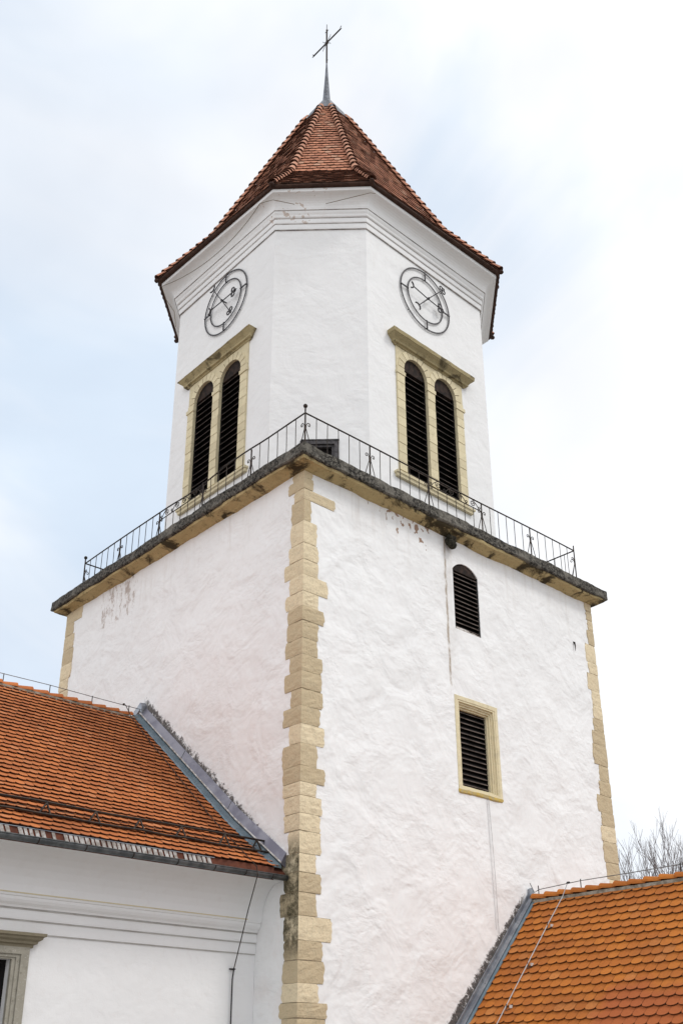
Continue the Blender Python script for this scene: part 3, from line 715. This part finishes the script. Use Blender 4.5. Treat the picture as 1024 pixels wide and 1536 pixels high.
# ------------------------------------------------------------------ railing
RH = .92
rc = [(-.17, -.20), (9.90, -.26), (9.95, 9.83), (-.06, 9.83)]
RL = empty('balcony_railing', (-.17, -.20, 0), 'black wrought iron railing with thin bars and scrolls on the dark tower ledge', 'railing')
rm = MB(); BALL = {0, 3}
def scrolls(M, p, u, sides=(-1, 1)):
    P = lambda a, z: Vector((p.x + u.x * a, p.y + u.y * a, z))
    for sg in sides:
        M.tube([P(sg * .19, 0.0), P(sg * .10, .28), P(sg * .025, .50), P(sg * .03, .60), P(sg * .075, .675), P(sg * .12, .675), P(sg * .145, .64), P(sg * .13, .60), P(sg * .10, .60), P(sg * .09, .63)], .0105, 5)
for sd_ in range(4):
    A = Vector(rc[sd_]); B = Vector(rc[(sd_ + 1) % 4]); u = (B - A).normalized(); Ln = (B - A).length; nb = 5; bay = Ln / nb
    pts = []
    for k in range(31):
        t = k / 30; q = A + u * Ln * t; dz = .012 * math.sin(t * 9) ; 
        if sd_ == 3 and .45 < t < .85: dz += -.045 * math.sin((t - .45) / .4 * 2 * math.pi)
        pts.append((q.x, q.y, RH + dz))
    rm.tube(pts, .019, 6)
    for b in range(nb):
        q = A + u * bay * b
        pm = MB(); top = RH + (.16 if b == 0 else 0)
        pm.tube([(q.x, q.y, -.02), (q.x, q.y, top)], .019, 6)
        if b == 0 and sd_ in BALL: pm.ball((q.x, q.y, top + .03), .052, 10)
        pst = pm.build('post', 'iron', RL)
        sm = MB(); scrolls(sm, q, u, (1,) if b == 0 else (-1, 1))
        if b == 0:
            u2 = (Vector(rc[(sd_ - 1) % 4]) - A).normalized()
            scrolls(sm, q, u2, (1,))
        sm.build('scroll', 'iron', pst)
        for k in range(1, 6):
            q2 = A + u * (bay * (b + k / 6)); top = RH if b != 2 else .66
            if sd_ in (1, 2) and False: continue
            MB().tube([(q2.x, q2.y, -.02), (q2.x + random.uniform(-.006, .006), q2.y, .45), (q2.x, q2.y, top)], .0095, 5).build('baluster', 'iron', RL)
    # scroll frieze in the middle bay
    f = MB(); s0 = bay * 2; P = lambda a, z: Vector(((A + u * (s0 + a)).x, (A + u * (s0 + a)).y, z))
    f.tube([P(0, .66), P(bay, .66)], .014, 5)
    Ff = Fr((A + u * s0), u, (u.y, -u.x))
    for k in range(4):
        c_ = bay * (k + .5) / 4; dr_ = -1 if k < 2 else 1
        curl(f, Ff, c_ - dr_ * .10, .79, .10, R_(90), R_(90) + dr_ * R_(-560), 0, .011, 26, .02)
        curl(f, Ff, c_ + dr_ * .17, .73, .055, R_(-90), R_(-90) + dr_ * R_(-430), 0, .010, 18, .015)
        f.tube([P(c_ - dr_ * .08, .885), P(c_ + dr_ * .05, .80), P(c_ + dr_ * .15, .68)], .010, 5)
    f.build('scroll_panel', 'iron', RL)
rm.build('top_rail', 'iron', RL)

# ------------------------------------------------------------------ nave, left
NV = empty('nave', (-6, 6, GZ), 'long white church nave left of the tower under a steep orange tiled roof', 'building')
NX = -15.0; yf = 1.28; yb = 10.55
FN = Fr((0, yf), (1, 0), (0, -1))
nw = MB().loft([[(NX, yf, z), (-.004, yf, z), (-.004, yb, z), (NX, yb, z)] for z in (GZ - .2, -9.5)]).add([], []).build('wall', 'render', NV)
gb = MB().prism(Fr((NX, 0), (0, 1), (-1, 0)), [(yf, -9.5), (yb, -9.5), (5.97, -5.1)], -.3, 0).build('gable', 'render', NV)
cut(nw, [MB().box(FN, -5.93, -4.93, -.35, .3, -13.2, -11.13)])
cp = [(.0, -10.72), (.022, -10.715), (.026, -10.67), (.028, -10.52), (.050, -10.512), (.055, -10.48), (.056, -10.34), (.085, -10.33), (.10, -10.30), (.14, -10.26), (.165, -10.215), (.17, -10.17), (.19, -10.16), (.195, -10.125)]
for i in range(9):
    a = math.pi / 2 * i / 8; cp.append((.20 + .56 * (1 - math.cos(a)), -10.12 + .68 * math.sin(a)))
cp += [(.80, -9.435), (.80, -9.39), (-.05, -9.39)]
cm_ = MB(); cm_.loft([[FN.p(a, o, z) for a, z, o in ((NX, z, -.05), (NX, z, o), (-.006, z, o), (-.006, z, -.05))] for o, z in cp])
cm_.build('cove_cornice', 'render', NV)
gl = MB()
for z, o in ((-10.722, .004), (-10.522, .030), (-10.345, .058)): gl.box(FN, NX, -.01, o - .02, o + .016, z - .010, z + .004)
gl.build('cornice_grooves', 'grime2', NV)
MB().box(FN, NX, -.35, .185, .205, -10.125, -10.108).build('string_line', 'frame', NV)
# roof
rprof = [(.36, -9.235), (1.9, -8.15), (5.97, -4.83)]
RM = MB()
RM.loft([[(x, .40, -9.30), (x, 1.9, -8.21), (x, 5.97, -4.93), (x, 10.9, -9.25), (x, 10.9, -9.45), (x, 5.97, -5.25), (x, 1.9, -8.45), (x, .40, -9.42)] for x in (NX - .2, -.004)])
nr = RM.build('roof', 'rust', NV)
TM = MB(); random.seed(71)
for (ya, za_), (yb_, zb_) in zip(rprof[:-1], rprof[1:]):
    v = Vector((0, yb_ - ya, zb_ - za_)); Ls = v.length; v.normalize(); nn = Vector((0, -v.z, v.y))
    tiles(TM, lambda t, a, ya=ya, za_=za_, v=v, nn=nn: (Vector((a, ya, za_)) + v * t, nn), Ls, lambda t: (-10.5, -.22), .180, .198, .014, .9, .42, .038)
v = Vector((0, 10.9 - 5.97, -9.22 + 4.87))
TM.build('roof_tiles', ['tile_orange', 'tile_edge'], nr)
MB().add([(NX - .2, 5.97, -4.88), (-.02, 5.97, -4.88), (-.02, 10.95, -9.2), (NX - .2, 10.95, -9.2)], [[0, 1, 2, 3]]).build('rear_roof_slope', 'tile_orange', nr)
MB().add([(NX - .2, .38, -9.24), (-10.45, .38, -9.24), (-10.45, 1.9, -8.13), (NX - .2, 1.9, -8.13), (-10.45, 5.97, -4.82), (NX - .2, 5.97, -4.82)], [[0, 1, 2, 3], [3, 2, 4, 5]]).build('far_roof_slope', 'tile_orange', nr)
rt = MB(); random.seed(72); rt.caps((-.40, 5.97, -4.86), (-12.0, 5.97, -4.86), .115, .38, (0, 1, 0), (0, 0, 1), th=.02)
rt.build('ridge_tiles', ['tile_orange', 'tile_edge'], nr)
rmn = MB().box(Fr((0, 5.97), (1, 0), (0, -1)), -12, -.2, -.13, .13, -4.97, -4.85).build('ridge_mortar', 'mortar', nr); rough_up(rmn, .012, 4, .15)
# flashing against the tower
def rz(y): return -9.27 + (y - .36) * (1.12 / 1.54) if y < 1.9 else -8.15 + (y - 1.9) * (3.32 / 4.07)
ys = [.38, .8, 1.3, 1.9, 2.8, 3.7, 4.6, 5.4, 5.97]
def strip(M, prs): M.loft([[Vector((x, y, z)) for x, z in pr] for y, pr in prs])
f1 = MB(); strip(f1, [(y, [(-.004, rz(y) + .34), (-.018, rz(y) + .35), (-.135, rz(y) + .13), (-.12, rz(y) + .10), (-.004, rz(y) + .05)]) for y in ys])
fo = f1.build('roof_flashing', 'zincp', NV)
f2 = MB(); strip(f2, [(y, [(-.125, rz(y) + .155), (-.135, rz(y) + .165), (-.150, rz(y) + .14), (-.14, rz(y) + .12)]) for y in ys]); f2.build('folded_edge', 'white', fo)
f3 = MB(); strip(f3, [(y, [(-.12, rz(y) + .07), (-.14, rz(y) + .105), (-.30, rz(y) + .065), (-.335, rz(y) + .085), (-.35, rz(y) + .04), (-.12, rz(y) + .03)]) for y in ys]); f3.build('valley_sheet', 'zincblue', fo)
f4 = MB().loft([[Vector((-.004, y, z)), Vector((-.15, y, z - .02)), Vector((-.15, y, z - .2)), Vector((-.004, y, z - .2))] for y, z in ((5.88, -4.50), (5.97, -4.40), (6.25, -4.58))]).build('ridge_cap', 'zinc', fo)
# seams
f5 = MB()
for y in (2.2, 4.05): f5.tube([(-.02, y, rz(y) + .352), (-.137, y, rz(y) + .135)], .006, 4)
f5.build('seam', 'gutter', fo)
# gutter
gu = MB(); gy = .32; gz = -9.385; gr = .078; rings = []
for x in [NX] + [-12 + i * .5 for i in range(24)] + [-.06]:
    o_, i_ = [], []
    for k in range(11):
        a = math.pi + math.pi * k / 10; o_.append(Vector((x, gy + gr * math.cos(a), gz + gr * math.sin(a)))); i_.append(Vector((x, gy + (gr - .006) * math.cos(a), gz + (gr - .006) * math.sin(a))))
    rings.append(o_ + i_[::-1])
gu.loft(rings); gu.tube([(NX, gy - gr, gz + .004), (-.06, gy - gr, gz + .004)], .011, 6)
gut = gu.build('gutter', 'gutter', NV, True)
MB().prism(Fr((-.06, 0), (0, 1), (1, 0)), [(gy + gr * math.cos(math.pi + math.pi * k / 10), gz + gr * math.sin(math.pi + math.pi * k / 10)) for k in range(11)], 0, .012).build('gutter_end', 'gutter', gut)
for k, x in enumerate((-.42, -1.05, -1.75, -2.55, -3.45, -4.35, -5.2, -6.1, -7.0)):
    b_ = MB(); pts = [(x, gy + (gr + .004) * math.cos(math.pi + math.pi * j / 10), gz + (gr + .004) * math.sin(math.pi + math.pi * j / 10)) for j in range(11)]
    b_.tube(pts, .009, 5); b_.build('gutter_bracket', 'iron', gut)
# eave strip: leaning white slats over a red brown board
MB().box(Fr((0, .385), (1, 0), (0, -1)), NX, -.3, -.02, .0, -9.46, -9.225).build('eave_board', 'rust', NV)
random.seed(73); x = -8.0
FE = Fr((0, .385), (1, 0), (0, -1))
while x < -1.75:
    wv = random.uniform(.05, .09)
    if random.random() < .88: MB().prism(FE, [(x + .04, -9.395), (x + .04 + wv, -9.395), (x - .03 + wv, -9.232), (x - .03, -9.232)], .004, .014).build('eave_slat', 'white', NV)
    x += wv + random.uniform(.025, .045)
MB().box(Fr((0, .385), (1, 0), (0, -1)), NX, -1.70, .002, .022, -9.232, -9.222).build('eave_edge_strip', 'zinc', NV)
# snow guard: two rails on A shaped brackets
sg_ = MB(); 
for y, dz in ((.76, .115), (.98, .215)): sg_.tube([(-11, y, rz(y) + dz)] + [(-10.5 + .5 * i, y, rz(y) + dz + random.uniform(-.012, .012)) for i in range(21)] + [(-.05, y, rz(y) + dz)], .021, 6)
for dz, y in ((.12, .93),): sg_.tube([(-11, y, rz(y) + dz), (-.3, y, rz(y) + dz)], .006, 5)
sg = sg_.build('snow_guard', 'iron', NV)
for x in (-4.78, -3.84, -2.94, -2.04, -1.05, -.27, -5.7, -6.6):
    b_ = MB(); ap = (x, .98, rz(.98) + .21)
    b_.tube([(x + .03, .80, rz(.80) + .03), ap], .017, 5); b_.tube([(x - .17, .92, rz(.92) + .02), ap], .019, 5); b_.tube([(x, .80, rz(.80) + .035), (x, 1.2, rz(1.2) + .03)], .010, 5)
    b_.build('bracket', 'iron', sg)
# nave window with grey stone frame
wf = MB().box(FN, -6.20, -4.66, -.06, .055, -13.3, -10.94).build('window', 'greystone', NV)
cut(wf, [MB().box(FN, -6.06, -4.80, .03, .3, -13.5, -11.05), MB().box(FN, -5.99, -4.87, .012, .3, -13.5, -11.10), MB().box(FN, -5.932, -4.932, -.3, .3, -13.18, -11.132)])
hd = MB().mould(FN, -6.20, -4.66, [(.05, -10.945), (.055, -10.90), (.10, -10.885), (.105, -10.85), (.155, -10.82), (.165, -10.785), (.20, -10.77), (.205, -10.725), (.03, -10.70)]).build('hood', 'greyhood', wf)
wi = MB(); wi.box(FN, -5.94, -5.86, -.27, -.19, -13.2, -11.12); wi.box(FN, -5.00, -4.925, -.27, -.19, -13.2, -11.12); wi.box(FN, -5.86, -5.00, -.27, -.19, -11.20, -11.12); wi.box(FN, -5.46, -5.40, -.27, -.19, -13.2, -11.2); wi.box(FN, -5.86, -5.0, -.26, -.2, -12.1, -12.04)
wi.build('sash', 'slat', wf)
MB().box(FN, -5.9, -4.95, -.30, -.275, -13.2, -11.15).build('pane', 'glass', wf)

# ------------------------------------------------------------------ side building, right
SB = empty('side_building', (7, -6, GZ), 'lower right building with bright orange tiled roof running forward from the tower', 'building')
RX, RZ = 6.97, -9.16; sx = 1.08; EX = 2.9
def sz(x): return RZ - (RX - x) * sx
SY = -12.0
MB().loft([[(EX + .5, y, GZ - .2), (2 * RX - EX - .5, y, GZ - .2), (2 * RX - EX - .5, y, sz(EX + .5) - .25), (RX, y, RZ - .25), (EX + .5, y, sz(EX + .5) - .25)] for y in (-.004, SY + .3)]).build('wall', 'render', SB)
sr = MB().loft([[(EX, y, sz(EX) - .03), (RX, y, RZ - .03), (2 * RX - EX, y, sz(EX) - .03), (2 * RX - EX, y, sz(EX) - .16), (RX, y, RZ - .16), (EX, y, sz(EX) - .16)] for y in (-.004, SY)]).build('roof', 'rust', SB)
TM = MB(); random.seed(81); v = Vector((RX - EX, 0, RZ - sz(EX))); Ls = v.length; v.normalize(); nn = Vector((-v.z, 0, v.x))
tiles(TM, lambda t, a: (Vector((EX, a, sz(EX))) + v * t, nn), Ls, lambda t: (-9.5, -.17), .245, .220, .016, .6, .34, .040)
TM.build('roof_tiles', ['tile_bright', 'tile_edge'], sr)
MB().add([(RX, -.01, RZ), (RX, SY, RZ), (2 * RX - EX, SY, sz(EX)), (2 * RX - EX, -.01, sz(EX))], [[0, 1, 2, 3]]).build('rear_roof_slope', 'tile_bright', sr)
MB().add([(RX, -9.45, RZ + .02), (RX, SY, RZ + .02), (EX, SY, sz(EX) + .02), (EX, -9.45, sz(EX) + .02)], [[0, 1, 2, 3]]).build('far_roof_slope', 'tile_bright', sr)
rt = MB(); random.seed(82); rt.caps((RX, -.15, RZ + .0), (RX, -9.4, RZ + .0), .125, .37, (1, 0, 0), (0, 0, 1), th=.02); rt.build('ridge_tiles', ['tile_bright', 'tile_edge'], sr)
rmn = MB().box(Fr((RX, 0), (0, 1), (-1, 0)), -9.4, -.12, -.11, .11, RZ - .10, RZ - .0).build('ridge_mortar', 'mortar', sr); rough_up(rmn, .012, 4, .15)
xs = [EX, 4.0, 5.0, 6.0, RX - .02]
def strip2(M, pr, xs=xs): M.loft([[Vector((x, y, sz(x) + dz)) for y, dz in pr] for x in xs])
f1 = MB(); strip2(f1, [(-.004, .23), (-.02, .24), (-.035, .23), (-.05, .12), (-.004, .05)]); fo = f1.build('roof_flashing', 'zinc', SB)
f2 = MB(); strip2(f2, [(-.045, .12), (-.05, .14), (-.14, .10), (-.15, .14), (-.165, .13), (-.16, .05), (-.045, .05)]); f2.build('channel', 'zinc', fo)
f3 = MB(); strip2(f3, [(-.165, .06), (-.17, .09), (-.225, .06), (-.225, .04)]); f3.build('tile_edge_sheet', 'zincblue', fo)
f4 = MB(); f4.prism(Fr((RX, 0), (1, 0), (0, -1)), [(-.10, .0 + RZ), (-.04, RZ + .27), (.03, RZ + .30), (.10, RZ + .24), (.10, RZ)], .002, .07); f4.build('ridge_cap', 'zinc', fo)
f5 = MB()
for x in (5.1, 6.35): f5.tube([(x, -.04, sz(x) + .24), (x, -.055, sz(x) + .12), (x, -.16, sz(x) + .11)], .007, 4)
f5.build('seam', 'gutter', fo)

# ------------------------------------------------------------------ lightning conductors and cables
LC = empty('lightning_conductor', (-3, 5.97, -4.75), 'thin dark lightning wire along the left roof ridge and down its tiles to the wall', 'wire')
wz = -4.57
MB().tube([(-8, 5.97, wz), (-3.7, 5.97, wz), (-2.56, 5.97, wz + .01), (-1.46, 5.97, wz - .01), (-.45, 5.97, wz - .02), (-.12, 5.95, wz - .03)], .009, 5).build('ridge_wire', 'wire', LC)
for x in (-4.9, -3.7, -2.56, -1.46, -.45, -6.1): MB().tube([(x, 5.97, -4.82), (x, 5.97, wz + .01)], .011, 5).build('wire_holder', 'iron', LC)
dw = [(-.55, 5.97, wz), (-.52, 5.70, rz(5.7) + .10)] + [(-.52 - .06 * (5.7 - y), y, rz(y) + .085) for y in (5, 4.2, 3.4, 2.6, 1.8, 1.0, .5)]
dw += [(-.84, .22, -9.30), (-.82, .21, -9.45), (-.60, .75, -10.0), (-.55, 1.0, -10.5), (-.54, 1.20, -11.0)]
MB().tube(dw, .010, 5).build('down_wire', 'iron', LC)
MB().tube([(-.54, 1.20, -11.0), (-.55, 1.23, -11.2), (-.55, 1.23, GZ)], .014, 6).build('down_pipe_wire', 'iron_grey', LC)
MB().ball((-.60, 5.97, wz), .032, 8).build('clamp', 'iron', LC)
for y in (4.7, 3.4, 2.1): MB().tube([(-.52 - .06 * (5.7 - y), y, rz(y) + .02), (-.52 - .06 * (5.7 - y), y, rz(y) + .11)], .012, 5).build('wire_holder', 'iron', LC)
MB().box(FN, -.60, -.49, .0, .06, -11.03, -11.01).build('wall_clip', 'iron', LC)

L2 = empty('lightning_conductor', (RX, -2, -9.1), 'pale grey lightning wire along the right roof ridge and down its orange tiles', 'wire')
w2 = -8.88
MB().tube([(RX - .03, -.07, w2 + .12), (RX, -.16, w2 - .10), (RX, -.30, w2 - .05), (RX, -1.45, w2), (RX, -2.7, w2), (RX, -3.93, w2 + .01), (RX, -7, w2)], .010, 5).build('ridge_wire', 'wire', L2)
for y in (-.28, -1.45, -2.7, -3.93, -5.2): MB().tube([(RX, y, RZ + .08), (RX, y, w2 + .04)], .012, 5).build('wire_holder', 'iron', L2)
MB().ball((RX, -1.12, w2), .035, 8, (1, 1.5, .8)).build('clamp', 'iron_grey', L2)
pp = [(RX, -1.10, w2), (6.80, -1.05, sz(6.8) + .14)] + [(x, -1.0, sz(x) + .10) for x in (6.26, 5.47, 4.68, 3.8, 2.9)]
MB().tube(pp, .010, 5).build('down_wire', 'wirepale', L2)
for x in (6.24, 5.45, 4.66):
    h = MB(); h.tube([(x, -1.0, sz(x) + .12), (x - .05, -1.02, sz(x - .05) + .04), (x - .02, -1.10, sz(x - .02) + .05)], .010, 5); h.build('wire_holder', 'iron_grey', L2)
    MB().box(Fr((x, -1.12), (1, 0), (0, -1)), -.05, .03, -.012, .012, sz(x) + .04, sz(x) + .10).build('clip', 'white', L2)
cb = MB().tube([FR.p(5.70, .015, -6.93), FR.p(5.72, .035, -7.8), FR.p(5.75, .035, -8.9), FR.p(5.77, .02, -10.0)], .0055, 5)
cb.tube([FR.p(5.64, .012, -6.95), FR.p(5.66, .012, -8.0), FR.p(5.70, .012, -9.9)], .004, 5)
tag(cb.build('wall_cable', 'wirepale'), 'pair of pale grey cables hanging down the white wall below the stone framed window', 'cable')
def efr(i, t, z): return Vector((m[i][0] + (e[i][0] - m[i][0]) * t, m[i][1] + (e[i][1] - m[i][1]) * t, z))
def lerp(a, b, t): return a + (b - a) * t
pts = []
A = efr(0, .96, 10.70); B = efr(7, .96, 10.70)
A = efr(0, .86, 10.68); B = efr(7, .86, 10.68); A2 = lerp(A, B, .10)
for k in range(13):
    t = k / 12; q = lerp(A2, B, t * .99); sag = 4 * t * (1 - t)
    inn = lerp(efr(0, .40, 10.46), efr(7, .40, 10.46), t); pts.append(lerp(q, inn, sag * .80) + Vector((0, 0, -.06 * sag)))
pts += [efr(7, .6, 10.2), efr(7, .25, 9.8), efr(7, .15, 9.2)]
ec = MB().tube(pts, .011, 5); q0 = pts[0]
ec.tube([q0, efr(0, .7, 10.50), lerp(efr(0, .5, 10.42), efr(1, .5, 10.42), .22)], .010, 5)
ec.tube([lerp(efr(1, .9, 10.62), efr(2, .9, 10.62), .03), efr(1, .8, 10.60), lerp(efr(1, .45, 10.44), efr(0, .45, 10.44), .45)], .010, 5)
tag(ec.build('eaves_cable', 'wirewarm'), 'thin tan cable sagging under the white eaves cove of the octagonal belfry', 'cable')

# ------------------------------------------------------------------ bare trees beyond the right roof
def bare_tree(px, py, h, seed, label, spread=.5, r0=.17):
    random.seed(seed)
    root = empty('bare_tree', (px, py, GZ), label, 'tree', 'leafless trees beyond the right roof')
    tr = MB(); cw = MB()
    def grow(p, d, L, r, lev, M):
        n = 3; pts = [p]; q = p.copy(); dd = d.copy(); kids = []
        for k in range(n):
            dd = (dd + Vector((random.uniform(-.16, .16), random.uniform(-.16, .16), random.uniform(-.02, .14)))).normalized()
            q = q + dd * (L / n); pts.append(q.copy()); kids.append((q.copy(), dd.copy(), (k + 1) / n))
        M.tube(pts, r, 5 if lev < 2 else 3, r * .55, False)
        if lev >= 6: return
        for qq, d2, t in kids:
            cnt = 2 if t == 1 else (1 if random.random() < ((.55 if lev < 4 else .34) if lev > 0 else .25) else 0)
            for c_ in range(cnt):
                ang = random.uniform(0, 2 * math.pi); sp_ = random.uniform(.22, .55) * (1.15 if t < 1 else .8)
                nd = (d2 + Vector((math.cos(ang) * sp_, math.sin(ang) * sp_, random.uniform(.0, .25)))).normalized()
                grow(qq, nd, L * random.uniform(.60, .80), max(r * (.62 if t == 1 else .42), .009), lev + 1, cw)
    base = Vector((px, py, GZ)); top = base + Vector((random.uniform(-.3, .3), random.uniform(-.3, .3), h * .36))
    tr.tube([base, base + (top - base) * .5 + Vector((.06, -.05, 0)), top], r0, 8, r0 * .7)
    for k in range(4):
        ang = k * 1.57 + random.uniform(-.4, .4)
        grow(base + (top - base) * random.uniform(.75, 1.0), Vector((math.cos(ang) * spread, math.sin(ang) * spread, 1)).normalized(), h * .24, r0 * .55, 1, cw)
    tr.build('trunk', 'twig', root); cw.build('crown', 'twig', root)
def along(u, dist):
    d = CF + CR * ((u - 512) / 1550.8); dd = Vector((d.x, d.y)).normalized(); return CP.x + dd.x * dist, CP.y + dd.y * dist
for (u, dist, h, sd2, sp_, lb) in ((942, 60, 13.6, 101, .38, 'slim bare tree closest to the tower wall, its twigs touching the yellow corner stones'),
                                  (975, 57, 12.7, 102, .42, 'bare tree with thick forked limbs standing just right of the slim one'),
                                  (1008, 63, 12.5, 103, .5, 'bare tree with wide fine twigs near the right edge of the view'),
                                  (1050, 58, 10.8, 104, .5, 'low bare tree at the far right edge, partly cut off'),
                                  (918, 66, 12.0, 105, .4, 'bare tree mostly hidden behind the yellow corner of the tower')):
    x, y = along(u, dist); bare_tree(x, y, h, sd2, lb, sp_)
